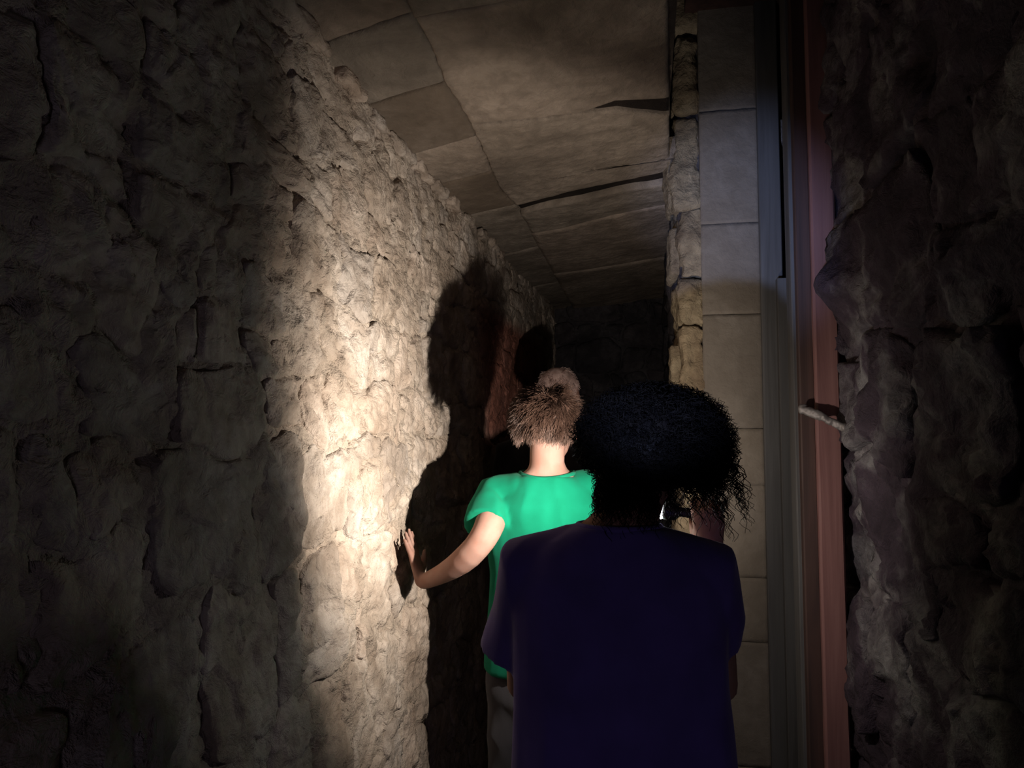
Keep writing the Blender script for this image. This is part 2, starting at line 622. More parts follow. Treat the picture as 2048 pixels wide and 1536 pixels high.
frame = empty('door_frame')
tag(frame, kind='structure')
FY = 2.02
X = lambda px, y, py=800: at_y(px, py, y).x
wbox('post', X(1632, FY), X(1682, FY), FY, FY + 0.05, 0, 3.0, M_WOODRED, frame, wav=0.003, bev=0.005, seed=1)
wbox('stop', X(1600, FY + .02), X(1630, FY + .02), FY + 0.02, FY + 0.10, 0, 3.0, M_WOODDARK, frame, wav=0.001, bev=0.003, seed=2)
wbox('bead', X(1588, FY + .05), X(1598, FY + .05), FY + 0.05, FY + 0.12, 0, 3.0, M_WOODGREY, frame, wav=0.001, bev=0.003, seed=3)
wbox('jamb_board', X(1527, 2.46), X(1572, 2.46), 2.46, 2.49, 0, 3.0, M_WOODGREY, frame, wav=0.001, bev=0.003, seed=4)
wbox('lower_board', X(1560, 2.40), X(1606, 2.40), 2.40, 2.43, 0, at_y(1570, 556, 2.40).z, M_WOODGREY, frame, wav=0.0008, bev=0.002, seed=5)
lz = at_y(1650, 6, FY).z
V8 = [(xl - 0.0, PY - 0.10, lz + 0.32), (0.62, PY - 0.10, lz + 0.32)]


def hbox(name, lo, hi, mat, parent, bev=0.004, seg=24, wav=0.0):
    x0, y0, z0 = lo; x1, y1, z1 = hi
    sec = [(y0 + bev, z0), (y1 - bev, z0), (y1, z0 + bev), (y1, z1 - bev), (y1 - bev, z1), (y0 + bev, z1), (y0, z1 - bev), (y0, z0 + bev)]
    V, F = [], []
    for k in range(seg + 1):
        x = x0 + (x1 - x0) * k / seg
        for i, (y, z) in enumerate(sec):
            nn = perlin(np.array([[x * 9, i * 0.7, z0]]))[0] * wav
            V.append((x, y + nn, z + nn))
    for k in range(seg):
        for i in range(8):
            a = k * 8 + i; b = k * 8 + (i + 1) % 8
            F.append((a, a + 8, b + 8, b))
    F.append(tuple(range(8)))
    F.append(tuple(seg * 8 + i for i in range(7, -1, -1)))
    return link(name, mesh_from(V, F), mat, parent, smooth=False)


zl = at_y(1470, 4, PY - 0.05).z
hbox('lintel', (xl + 0.05, PY - 0.10, zl), (0.62, PY + 0.25, zl + 0.14), M_WOODDARK, frame, wav=0.003)

# broken latch across the post
p0, p1 = at_y(1603, 818, FY - 0.012), at_y(1692, 858, FY - 0.05)


class Blob:
    def __init__(s):
        s.V = []; s.F = []

    def ring_tube(s, P, R, ref=None, seg=16, cap0=True, cap1=True):
        """P points, R list of r or (r_a, r_b); ref = direction of the r_a axis"""
        P = [Vector(p) for p in P]
        R = [(r, r) if not isinstance(r, (tuple, list)) else tuple(r) for r in R]
        n = len(P)
        T = []
        for i in range(n):
            t = (P[min(i + 1, n - 1)] - P[max(i - 1, 0)])
            T.append(t.normalized())
        pts, rad, tan = [], [], []
        if cap0:
            r = min(R[0])
            for k in (1.0, 0.85, 0.5):
                f = math.sqrt(max(0, 1 - k * k))
                f = max(f, 0.06)
                pts.append(P[0] - T[0] * r * k); rad.append((R[0][0] * f, R[0][1] * f)); tan.append(T[0])
        for i in range(n):
            pts.append(P[i]); rad.append(R[i]); tan.append(T[i])
        if cap1:
            r = min(R[-1])
            for k in (0.5, 0.85, 1.0):
                f = max(math.sqrt(max(0, 1 - k * k)), 0.06)
                pts.append(P[-1] + T[-1] * r * k); rad.append((R[-1][0] * f, R[-1][1] * f)); tan.append(T[-1])
        b0 = len(s.V)
        a = Vector(ref).normalized() if ref is not None else tan[0].orthogonal().normalized()
        for p, (ra, rb), t in zip(pts, rad, tan):
            a = (a - t * a.dot(t))
            a.normalize()
            b = t.cross(a)
            for k in range(seg):
                th = 2 * math.pi * k / seg
                s.V.append(p + a * ra * math.cos(th) + b * rb * math.sin(th))
        m = len(pts)
        for i in range(m - 1):
            for k in range(seg):
                q = b0 + i * seg + k; q2 = b0 + i * seg + (k + 1) % seg
                s.F.append((q, q2, q2 + seg, q + seg))
        s.F.append(tuple(b0 + k for k in range(seg - 1, -1, -1)))
        s.F.append(tuple(b0 + (m - 1) * seg + k for k in range(seg)))

    def ell(s, c, r, M=None, seg=20, rings=12):
        c = Vector(c)
        M = M or Matrix.Identity(3)
        b0 = len(s.V)
        s.V.append(c + M @ Vector((0, 0, -r[2])))
        for i in range(1, rings):
            ph = -math.pi / 2 + math.pi * i / rings
            for k in range(seg):
                th = 2 * math.pi * k / seg
                s.V.append(c + M @ Vector((r[0] * math.cos(ph) * math.cos(th), r[1] * math.cos(ph) * math.sin(th), r[2] * math.sin(ph))))
        s.V.append(c + M @ Vector((0, 0, r[2])))
        top = len(s.V) - 1
        for k in range(seg):
            s.F.append((b0, b0 + 1 + (k + 1) % seg, b0 + 1 + k))
            s.F.append((top, top - seg + k, top - seg + (k + 1) % seg))
        for i in range(rings - 2):
            for k in range(seg):
                q = b0 + 1 + i * seg + k; q2 = b0 + 1 + i * seg + (k + 1) % seg
                s.F.append((q, q2, q2 + seg, q + seg))

    def torso(s, levels, M=None, o=(0, 0, 0), seg=28, ex=2.5):
        """levels: (z, cx, cy, rx, ry) stacked super-elliptic rings"""
        M = M or Matrix.Identity(3)
        o = Vector(o)
        b0 = len(s.V)
        for (z, cx, cy, rx, ry) in levels:
            for k in range(seg):
                th = 2 * math.pi * k / seg
                c, sn = math.cos(th), math.sin(th)
                x = cx + rx * math.copysign(abs(c) ** (2 / ex), c)
                y = cy + ry * math.copysign(abs(sn) ** (2 / ex), sn)
                s.V.append(o + M @ Vector((x, y, z)))
        for i in range(len(levels) - 1):
            for k in range(seg):
                q = b0 + i * seg + k; q2 = b0 + i * seg + (k + 1) % seg
                s.F.append((q, q2, q2 + seg, q + seg))
        s.F.append(tuple(b0 + k for k in range(seg - 1, -1, -1)))
        s.F.append(tuple(b0 + (len(levels) - 1) * seg + k for k in range(seg)))

    def raw(s):
        return mesh_from([tuple(v) for v in s.V], s.F)

    def fused(s, voxel, smooth_it=4, fac=0.5):
        me = s.raw()
        o = bpy.data.objects.new('tmp', me)
        COL.objects.link(o)
        m = o.modifiers.new('r', 'REMESH'); m.mode = 'VOXEL'; m.voxel_size = voxel; m.adaptivity = 0.0
        m2 = o.modifiers.new('s', 'SMOOTH'); m2.iterations = smooth_it; m2.factor = fac
        dg = bpy.context.evaluated_depsgraph_get()
        dg.update()
        out = bpy.data.meshes.new_from_object(o.evaluated_get(dg))
        bpy.data.objects.remove(o)
        bpy.data.meshes.remove(me)
        return out


def wrinkle(me, amp, fr, seed=0.0, dirs=(1, 1, 1)):
    n = len(me.vertices)
    co = np.empty(n * 3); me.vertices.foreach_get('co', co); co = co.reshape(-1, 3)
    no = np.empty(n * 3); me.vertex_normals.foreach_get('vector', no); no = no.reshape(-1, 3)
    P = co * np.array(dirs) * fr + seed
    q = 1 - np.abs(fbm(P, 2)) * 2.5
    co = co + no * (amp * q)[:, None]
    me.vertices.foreach_set('co', co.ravel())
    me.update()


B = Blob()
mid = (p0 + p1) / 2 + Vector((0, -0.004, 0.002))
B.ring_tube([p0, (p0 * 2 + p1) / 3 + Vector((0, -.004, .004)), mid, p1], [(0.010, 0.005), (0.012, 0.006), (0.009, 0.006), (0.008, 0.005)], ref=(0, 0, 1), seg=10)
B.ell(p0 + Vector((0.004, 0, 0)), (0.012, 0.006, 0.013))
B.ell(at_y(1690, 856, FY - 0.05), (0.008, 0.007, 0.010))
me = B.fused(0.003, 2); wrinkle(me, 0.003, 60)
link('latch', me, M_IRON, frame)

# ------------------------------------------------------------------ ceiling slabs
CZ, CS = CAM_Z + 0.85, 0.11


def ceil_z(x):
    return CZ + CS * (x - LX)


def ceil_pt(px, py):
    d = ray(px, py)
    t = (ceil_z(0) - CAM_Z) / (d.z - CS * d.x)
    return Vector((0, 0, CAM_Z)) + d * t


ceiling = empty('ceiling')
tag(ceiling, kind='structure')


def pl_interp(pts, x):
    xs = np.array([p.x for p in pts]); ys = np.array([p.y for p in pts])
    o = np.argsort(xs)
    xs, ys = xs[o], ys[o]
    s0 = (ys[1] - ys[0]) / (xs[1] - xs[0]); s1 = (ys[-1] - ys[-2]) / (xs[-1] - xs[-2])
    y = np.interp(x, xs, ys)
    y = np.where(x < xs[0], ys[0] + s0 * 0.5 * (x - xs[0]), y)
    y = np.where(x > xs[-1], ys[-1] + s1 * 0.5 * (x - xs[-1]), y)
    return y


J = [[ceil_pt(788, 49), ceil_pt(880, 27), ceil_pt(990, 8), ceil_pt(1300, -60)],
     [ceil_pt(975, 245), ceil_pt(1169, 227), ceil_pt(1232, 213), ceil_pt(1330, 214)],
     [ceil_pt(976, 427), ceil_pt(1037, 417), ceil_pt(1134, 392), ceil_pt(1281, 362)],
     [ceil_pt(1022, 472), ceil_pt(1120, 452), ceil_pt(1281, 412)]]
# gap (metres) along each joint, as (pixel x, gap)
GAPS = [lambda x: 0.004 + 0 * x,
        lambda x: np.interp(x, [ceil_pt(1165, 227).x, ceil_pt(1200, 220).x, ceil_pt(1332, 225).x], [0.002, 0.030, 0.095]),
        lambda x: 0.085 + 0.012 * np.sin(x * 20),
        lambda x: 0.003 + 0 * x]
# fore-and-aft joint between the narrow strip by the wall and the broad slabs
SL = [ceil_pt(868, 108), ceil_pt(890, 166), ceil_pt(939, 244), ceil_pt(978, 327), ceil_pt(1000, 380), ceil_pt(1037, 417)]


def strip_x(y):
    ys = np.array([p.y for p in SL]); xs = np.array([p.x for p in SL])
    return np.interp(y, ys, xs)


def right_x(y):
    # jagged right ends of the slabs, stopping short of the pillar
    return np.where(y < PY + 0.02, 0.034 * y + 0.006, 0.8)


def ceil_patch(name, xa, xb, ya, yb, seed, drop=0.0, amp=0.006, res=0.012, mat=M_CEIL, n=None):
    """xa, xb functions of y (or numbers), ya, yb functions of x; builds a slab with thickness"""
    f = lambda q, a: q(a) if callable(q) else np.full_like(a, q)
    ny = max(6, int(1.0 / res * 0.5)); nx = ny
    if n: nx, ny = n
    s, t = np.meshgrid(np.linspace(0, 1, nx + 1), np.linspace(0, 1, ny + 1), indexing='ij')
    y = np.full_like(s, 0.0)
    ym = (float(f(ya, np.array([-0.3]))[0]) + float(f(yb, np.array([-0.3]))[0])) / 2
    x = np.full_like(s, -0.3)
    y = np.full_like(s, ym)
    for _ in range(6):
        a, b = f(xa, y), f(xb, y)
        x = a + (b - a) * s
        c, d = f(ya, x), f(yb, x)
        y = c + (d - c) * t
    e = np.minimum(np.minimum(s, 1 - s) * (b - a), np.minimum(t, 1 - t) * (d - c))
    nz = fbm(np.stack([x * 5 + seed, y * 14, np.full_like(x, seed)], -1), 4) * amp + \
        fbm(np.stack([x * 3, y * 3, np.full_like(x, 7.7)], -1), 2) * 0.008
    z = ceil_z(x) - drop - nz + 0.005 * np.exp(-(e / 0.005) ** 2)
    wob = 0.004 * fbm(np.stack([x * 20, y * 20, np.full_like(x, seed + 2)], -1), 2)
    V = np.stack([x + wob, y + wob, z], -1).reshape(-1, 3)
    F = grid_faces(nx, ny)[:, ::-1]
    idx = np.arange((nx + 1) * (ny + 1)).reshape(nx + 1, ny + 1)
    loop = np.concatenate([idx[:, 0], idx[-1, 1:], idx[-2::-1, -1], idx[0, -2:0:-1]])
    Vb = V[loop] + np.array([0, 0, 0.07])
    n0, m = len(V), len(loop)
    j = np.arange(m)
    F2 = np.stack([loop[j], loop[(j + 1) % m], n0 + (j + 1) % m, n0 + j], -1)
    return link(name, mesh_from(np.concatenate([V, Vb]), np.concatenate([F, F2])), mat, ceiling)


def jy(k, side):
    return lambda x: pl_interp(J[k], x) + side * GAPS[k](x) / 2


g = 0.0006
xs_r = lambda y: strip_x(y) + g
xs_l = lambda y: strip_x(y) - g
yc = lambda v: (lambda x: np.full_like(x, v))
# broad slabs from over the camera to the end
ceil_patch('slab', xs_r, right_x, yc(-0.2), yc(0.75), 1.0, n=(40, 40))
ceil_patch('slab', xs_r, right_x, yc(0.755), jy(0, -1), 2.0, 0.004, n=(60, 50))
ceil_patch('slab', xs_r, right_x, jy(0, 1), jy(1, -1), 3.0, 0.0, n=(110, 90))
ceil_patch('slab', xs_r, right_x, jy(1, 1), jy(2, -1), 4.0, 0.003, n=(110, 110))
ceil_patch('slab', xs_r, right_x, jy(2, 1), jy(3, -1), 5.0, 0.014, n=(80, 40))
ceil_patch('slab', xs_r, right_x, jy(3, 1), yc(3.9), 6.0, 0.018, n=(70, 50))
ceil_patch('slab', xs_r, 0.5, yc(3.91), yc(5.2), 7.0, 0.02, n=(40, 40))
# the narrow strip: patched stones of differing tone beside the left wall
sb = [-0.2, 0.8, ceil_pt(700, 60).y, ceil_pt(850, 175).y, ceil_pt(905, 285).y, ceil_pt(950, 350).y, ceil_pt(985, 420).y, 3.4, 4.2, 5.2]
M_CEILD = stone_material('ceiling_patch_brown', (0.15, 0.115, 0.085), (0.11, 0.084, 0.062), (0.19, 0.15, 0.115), rnd=0.3, fine=0.5)
for k in range(len(sb) - 1):
    a, b = sb[k] + 0.0012, sb[k + 1] - 0.0012
    sk = random.Random(k).uniform(-0.12, 0.12)
    ceil_patch('slab', LX - 0.12, xs_l, (lambda x, a=a: a - 0.2 * (x + 0.5)), (lambda x, b=b: b - 0.2 * (x + 0.5)), 20.0 + k,
               0.0 if k % 2 else -0.002, amp=0.004, n=(36, 44), mat=M_CEILD if k in (3, 5) else M_CEIL)
M_SEAM = stone_material('dark_seam_fill', (0.018, 0.012, 0.009), (0.01, 0.007, 0.005), (0.03, 0.02, 0.015), rnd=0.0)
jx = lambda k, side, m_: (lambda x: pl_interp(J[k], x) + side * (GAPS[k](x) / 2 + m_))
ceil_patch('seam', xs_l, right_x, jx(2, -1, 0.006), jx(2, 1, 0.006), 61.0, -0.008, n=(60, 6), mat=M_SEAM)
ceil_patch('seam', lambda y: np.full_like(y, ceil_pt(1165, 227).x), right_x, jx(1, -1, 0.003), jx(1, 1, 0.003), 62.0, -0.008, n=(60, 6), mat=M_SEAM)
# packing above the slabs seen through the open joints
pk = mesh_from([(-0.9, -0.3, CZ + 0.13), (0.09, -0.3, CZ + 0.13 + 0.08), (0.09, 5.3, CZ + 0.13 + 0.08), (-0.9, 5.3, CZ + 0.13)], [(0, 1, 2, 3)])
link('packing', pk, M_EARTH, ceiling)
# small wedging stones where the left wall meets the ceiling
for k in range(17):
    y = 0.6 + k * 0.17 + rp.uniform(-0.06, 0.06)
    sx, sy, sz = rp.uniform(.012, .024), rp.uniform(.03, .08), rp.uniform(.010, .022)
    x = float(S_left(np.array(y), np.array(2.28), np.array(0.0))[0])
    quoin('wedge_stone', x - sx, x + sx * 0.9, CZ - 0.012 - sz, CZ + 0.004, y - sy, y + sy, M_LEFT, wall_left, 0.022, k * 1.7, res=0.008, chamfer=0.006)
# higher roof over the doorway on the right
hbox('upper_slab', (-0.02, 0.2, 3.06), (1.4, 2.95, 3.20), M_CEIL, ceiling, wav=0.01)
uw = mesh_from([(0.035, 0.2, 2.37), (0.035, PY, 2.46), (0.035, PY, 3.1), (0.035, 0.2, 3.1)], [(0, 1, 2, 3)])
# (side of the raised part: edges of the stacked slabs)
quoin('edge_stone', -0.10, 0.006 + 0.034 * 1.0, CZ + 0.15, 3.06, 0.3, PY + 0.05, M_DARKSTONE, ceiling, 0.012, 9.0, res=0.03)
# wall behind the door opening
wall_alcove = empty('wall_alcove')
tag(wall_alcove, kind='structure')


def S_alc(u, v, d):
    return np.stack([u, 2.95 - d, v], -1)


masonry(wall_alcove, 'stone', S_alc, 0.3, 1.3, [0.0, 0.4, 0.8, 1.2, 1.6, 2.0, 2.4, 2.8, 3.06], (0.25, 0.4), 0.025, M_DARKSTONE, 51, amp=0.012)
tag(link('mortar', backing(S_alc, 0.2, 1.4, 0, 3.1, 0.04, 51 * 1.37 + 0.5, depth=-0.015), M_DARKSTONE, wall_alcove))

# ------------------------------------------------------------------ hair strands


def strands(P, R, sides=3):
    """P: S x N x 3 points, R: N radii -> tube mesh"""
    S_, N, _ = P.shape
    T = np.gradient(P, axis=1)
    T /= np.linalg.norm(T, axis=2, keepdims=True) + 1e-9
    ref = np.zeros_like(T); ref[..., 0] = 0.3; ref[..., 1] = 0.5; ref[..., 2] = 0.81
    A = np.cross(T, ref); A /= np.linalg.norm(A, axis=2, keepdims=True) + 1e-9
    Bv = np.cross(T, A)
    R = np.asarray(R)[None, :, None]
    rings = [P + R * (A * math.cos(2 * math.pi * k / sides) + Bv * math.sin(2 * math.pi * k / sides)) for k in range(sides)]
    V = np.stack(rings, 2).reshape(-1, 3)
    s, n, k = np.meshgrid(np.arange(S_), np.arange(N - 1), np.arange(sides), indexing='ij')
    b = s * N * sides + n * sides
    k2 = (k + 1) % sides
    F = np.stack([b + k, b + k2, b + sides + k2, b + sides + k], -1).reshape(-1, 4)
    return mesh_from(V, F)


def headframe(yaw, pitch=0.0, roll=0.0):
    """columns: right, forward, up. yaw about z (left positive)"""
    return (Matrix.Rotation(yaw, 3, 'Z') @ Matrix.Rotation(roll, 3, 'Y') @ Matrix.Rotation(pitch, 3, 'X'))


def add_head(B, c, M, k=1.0, ears=True):
    g_ = lambda x, y, z: Vector(c) + M @ Vector((x * k, y * k, z * k))
    e = lambda p, r, rot=None: B.ell(g_(*p), tuple(a * k for a in r), M @ rot if rot else M)
    e((0, -0.012, 0.025), (0.073, 0.092, 0.082))
    e((0, 0.022, -0.020), (0.060, 0.066, 0.080))
    e((0, 0.045, -0.078), (0.036, 0.034, 0.028))                      # chin
    e((0, 0.088, -0.022), (0.011, 0.017, 0.016))                      # nose tip
    B.ring_tube([g_(0, 0.078, 0.012), g_(0, 0.092, -0.020)], [0.007 * k, 0.010 * k])
    e((0, 0.074, 0.022), (0.046, 0.014, 0.009))                       # brow
    e((0, 0.080, -0.050), (0.023, 0.009, 0.005)); e((0, 0.079, -0.059), (0.019, 0.010, 0.006))   # lips
    for s in (-1, 1):
        e((s * 0.036, 0.060, -0.020), (0.018, 0.018, 0.016))          # cheek
        if ears:
            e((s * 0.077, -0.004, -0.008), (0.007, 0.018, 0.030), Matrix.Rotation(-s * 0.35, 3, 'Z'))
            e((s * 0.074, 0.002, -0.030), (0.006, 0.009, 0.011))


def add_eyes(parent, c, M, k, off):
    me_eye = plain('eye_white', (0.7, 0.7, 0.68), 0.2)
    for s in (-1, 1):
        b = Blob(); b.ell(Vector(c) - off + M @ Vector((s * 0.031 * k, 0.070 * k, 0.004 * k)), (0.012 * k,) * 3, seg=12, rings=8)
        o = link('eye', b.raw(), me_eye, parent)


def add_hand(B, wrist, fdir, pnorm, thumb, size=1.0, curls=(0.15, 0.15, 0.2, 0.25), spread=0.10, thumb_curl=0.3, thumb_out=0.8):
    """fdir: finger direction, pnorm: direction the palm faces, thumb: side towards the thumb"""
    f = Vector(fdir).normalized()
    p = Vector(pnorm); p = (p - f * p.dot(f)).normalized()
    t = f.cross(p)
    if t.dot(Vector(thumb)) < 0: t = -t
    W = Vector(wrist)
    s = size
    # palm
    B.ring_tube([W - f * 0.010 * s, W + f * 0.018 * s, W + f * 0.050 * s, W + f * 0.078 * s],
                [(0.024 * s, 0.018 * s), (0.030 * s, 0.016 * s), (0.038 * s, 0.014 * s), (0.037 * s, 0.012 * s)], ref=t, seg=18)
    lens = (0.068, 0.076, 0.070, 0.056)
    for i in range(4):
        side = (0.028 - i * 0.0185) * s
        base = W + f * (0.074 - (0.006 if i == 3 else 0)) * s + t * side
        d = (f + t * spread * (1.4 - i)).normalized()
        ax = d.cross(p).normalized()
        pts = [base - d * 0.02 * s, base]
        cur = base; ang = 0
        for j, fr in enumerate((0.45, 0.31, 0.24)):
            ang += curls[i] * (1.0, 1.2, 0.8)[j]
            dj = (d * math.cos(ang) + p * math.sin(ang)).normalized()
            cur = cur + dj * lens[i] * fr * s
            pts.append(cur.copy())
        B.ring_tube(pts, [0.0085 * s, 0.0085 * s, 0.0080 * s, 0.0072 * s, 0.0058 * s], seg=12)
    tb = W + f * 0.018 * s + t * 0.022 * s
    d = (f * 0.75 + t * thumb_out + p * thumb_curl).normalized()
    d2 = (f * 1.0 + t * thumb_out * 0.5 + p * thumb_curl * 1.3).normalized()
    B.ring_tube([tb - d * 0.01 * s, tb + d * 0.030 * s, tb + d * 0.030 * s + d2 * 0.028 * s, tb + d * 0.03 * s + d2 * 0.050 * s],
                [0.014 * s, 0.0115 * s, 0.0100 * s, 0.0075 * s], seg=12)


def shoe(parent, c, yaw, mat):
    b = Blob()
    M = Matrix.Rotation(yaw, 3, 'Z')
    q = lambda y, z: Vector(c) + M @ Vector((0, y, z))
    b.ring_tube([q(-0.07, 0.040), q(0, 0.045), q(0.08, 0.038), q(0.15, 0.028)], [(0.036, 0.038), (0.040, 0.042), (0.045, 0.034), (0.036, 0.024)], ref=M @ Vector((1, 0, 0)))
    b.ring_tube([q(-0.03, 0.05), q(-0.03, 0.10)], [0.040, 0.042])
    link('shoe', b.fused(0.008, 3), mat, parent)


# ------------------------------------------------------------------ boy in the green shirt
SKIN = skin_material('fair_skin', (0.25, 0.150, 0.118))
SKIN2 = skin_material('nearest_skin', (0.42, 0.25, 0.18))  # lighter skin tone used for the nearest person
GREEN = cloth_material('green_jersey', (0.001, 0.110, 0.058), (0.002, 0.138, 0.075), sheen=0.03)
NAVY = cloth_material('navy_jersey', (0.13, 0.09, 0.31), (0.165, 0.115, 0.41))
JEANS = cloth_material('grey_denim', (0.022, 0.020, 0.024), (0.035, 0.032, 0.038))
DARKC = cloth_material('dark_cloth', (0.015, 0.013, 0.016), (0.03, 0.026, 0.03))
SHOE = plain('shoe_rubber', (0.05, 0.05, 0.055), 0.7)
HAIRB = hair_material('brown_hair', (0.040, 0.020, 0.013), (0.085, 0.048, 0.034))
HAIRK = hair_material('black_hair', (0.004, 0.003, 0.003), (0.008, 0.006, 0.005), rough=0.6, spec=0.06)
HAIRD = hair_material('light_hair', (0.34, 0.225, 0.195), (0.50, 0.36, 0.32))


def local(o):
    """return a shift so world points can be written directly while the thing's empty stands at its base"""
    return Vector(o)


def person(name_label, base, build):
    e_ = empty('person', base)
    tag(e_, name_label, 'person')
    return e_


def shift(me, base):
    n = len(me.vertices)
    co = np.empty(n * 3); me.vertices.foreach_get('co', co)
    co = co.reshape(-1, 3) - np.array(base)
    me.vertices.foreach_set('co', co.ravel()); me.update()
    return me


def legs(B, hipc, halfw, hip_z, feet, r=(0.078, 0.055, 0.048, 0.036), grow=0.0, ankle=0.09):
    for sgn, (fx, fy) in zip((-1, 1), feet):
        h = Vector((hipc[0] + sgn * halfw, hipc[1], hip_z))
        an = Vector((fx, fy, ankle))
        kn = (h + an) / 2 + Vector((sgn * 0.004, 0.015, 0.01))
        B.ring_tube([h + Vector((0, 0, 0.04)), (h + kn) / 2, kn, (kn * 0.6 + an * 0.4), an],
                    [r[0] + grow, r[0] * 0.86 + grow, r[1] + grow, r[2] * 1.06 + grow, r[3] + grow], seg=18)


# --- boy ---
bb = Vector((-0.262, 2.02, 0.0))
boy = person('person in bright green t-shirt bracing a hand on the stone wall', bb, None)
bx, by = bb.x, bb.y
Sh = Vector((-0.408, 2.005, 1.275)); El = at_y(958, 1098, 1.86); Wr = at_y(848, 1163, 1.985)
ShR = Vector((-0.098, 2.03, 1.285)); ElR = Vector((-0.055, 2.00, 1.04)); WrR = Vector((-0.10, 2.17, 0.93))
HB = at_y(1096, 858, 2.02)
MB_ = headframe(-0.12, -0.05, 0.03)
B = Blob()
add_head(B, HB, MB_, 0.97)
B.ring_tube([HB + Vector((0, -0.008, -0.03)), HB + Vector((-0.002, -0.010, -0.09)), Vector((bx + 0.002, by - 0.008, 1.35)), Vector((bx, by - 0.005, 1.29))],
            [0.048, 0.047, (0.056, 0.05), (0.10, 0.07)], ref=(1, 0, 0), seg=20)
body_levels = [(0.74, 0, 0, 0.10, 0.075), (0.80, 0, 0, 0.145, 0.095), (0.90, 0, 0, 0.142, 0.092), (1.00, 0, 0, 0.125, 0.082), (1.12, 0, 0, 0.140, 0.09),
               (1.22, 0, 0, 0.155, 0.09), (1.29, 0, 0, 0.145, 0.075), (1.335, 0, -0.004, 0.085, 0.055), (1.36, 0, -0.006, 0.05, 0.045)]
B.torso(body_levels, o=(bx, by, 0))
_pk = El * 0.86 + (Sh + Wr) * 0.07
_cc = (_pk - (Sh + Wr) * 0.25) * 2
_ts = [k / 12 for k in range(13)]
B.ring_tube([Sh + Vector((0.03, 0, 0.0))] + [Sh * (1 - t) ** 2 + _cc * 2 * t * (1 - t) + Wr * t * t for t in _ts],
            [0.045] + [(float(np.interp(t, [0, 0.3, 0.5, 0.62, 0.85, 1], [0.045, 0.038, 0.0345, 0.0345, 0.026, 0.021])),) * 2 for t in _ts], seg=18)
fing_dir = Vector((-0.30, 0.06, 0.95))
add_hand(B, Wr + Vector((-0.012, 0.004, 0.008)), fing_dir, (-1, 0, -0.3), (0, 1, 0), 0.90, curls=(0.02, 0.0, 0.02, 0.03), spread=0.13, thumb_curl=-0.15, thumb_out=1.3)
B.ring_tube([ShR, (ShR + ElR) / 2, ElR, (ElR + WrR) / 2, WrR], [0.044, 0.040, 0.034, 0.031, 0.022], seg=16)
add_hand(B, WrR, (-0.1, 0.7, -0.6), (-1, 0, 0), (0, 0.5, 1), 0.9, curls=(0.4, 0.45, 0.5, 0.5))
legs(B, (bx, by), 0.075, 0.76, [(bx - 0.09, by - 0.02), (bx + 0.09, by + 0.06)])
me = shift(B.fused(0.005, 3), bb)
link('body', me, SKIN, boy)
add_eyes(boy, HB, MB_, 0.97, bb)
# shirt
B = Blob()
B.torso([(0.825, 0, 0, 0.172, 0.112), (0.86, 0, 0, 0.170, 0.114), (0.95, 0, 0, 0.160, 0.108), (1.08, 0, 0, 0.157, 0.104), (1.20, 0, 0, 0.170, 0.106),
         (1.265, 0, 0, 0.166, 0.098), (1.305, 0, 0, 0.128, 0.082), (1.338, 0, -0.002, 0.082, 0.064)], o=(bx, by, 0), ex=2.3)
hem = Sh.lerp(El, 0.56)
B.ring_tube([Sh + Vector((0.07, 0.0, 0.015)), Sh + Vector((0.0, 0, 0.005)), Sh.lerp(El, 0.3), hem], [(0.055, 0.06), 0.058, 0.057, 0.058], seg=20, cap1=False)
B.ring_tube([ShR + Vector((-0.07, 0, 0.015)), ShR + Vector((0, 0, 0.005)), ShR.lerp(ElR, 0.35), ShR.lerp(ElR, 0.62)], [0.055, 0.058, 0.056, 0.060], seg=20, cap1=False)
me = B.fused(0.006, 5)
wrinkle(me, 0.005, 7, 2.0, (1.4, 1.4, 0.55))
shirt = link('t_shirt', shift(me, bb), GREEN, boy)
B = Blob()
cpts = []
nn = 28
for k in range(nn + 1):
    th = 2 * math.pi * k / nn
    cpts.append(Vector((bx + 0.073 * math.cos(th), by - 0.004 + 0.060 * math.sin(th), 1.337 + 0.010 * abs(math.cos(th)) ** 1.5 + 0.004 * math.sin(th))))
B.ring_tube(cpts, [0.0065] * len(cpts), seg=8, cap0=False, cap1=False)
link('collar', shift(B.raw(), bb), GREEN, shirt)
# trousers
B = Blob()
B.torso([(0.70, 0, 0, 0.12, 0.09), (0.76, 0, 0, 0.155, 0.105), (0.86, 0, 0, 0.150, 0.10)], o=(bx, by, 0))
legs(B, (bx, by), 0.078, 0.76, [(bx - 0.09, by - 0.02), (bx + 0.09, by + 0.06)], r=(0.082, 0.066, 0.064, 0.060), grow=0.006, ankle=0.07)
me = B.fused(0.009, 4); wrinkle(me, 0.006, 8, 5.0, (1, 1, 0.8))
link('trousers', shift(me, bb), JEANS, boy)
shoe(boy, Vector((-0.09, -0.02, 0)), 0.1, SHOE)
shoe(boy, Vector((0.09, 0.06, 0)), -0.05, SHOE)


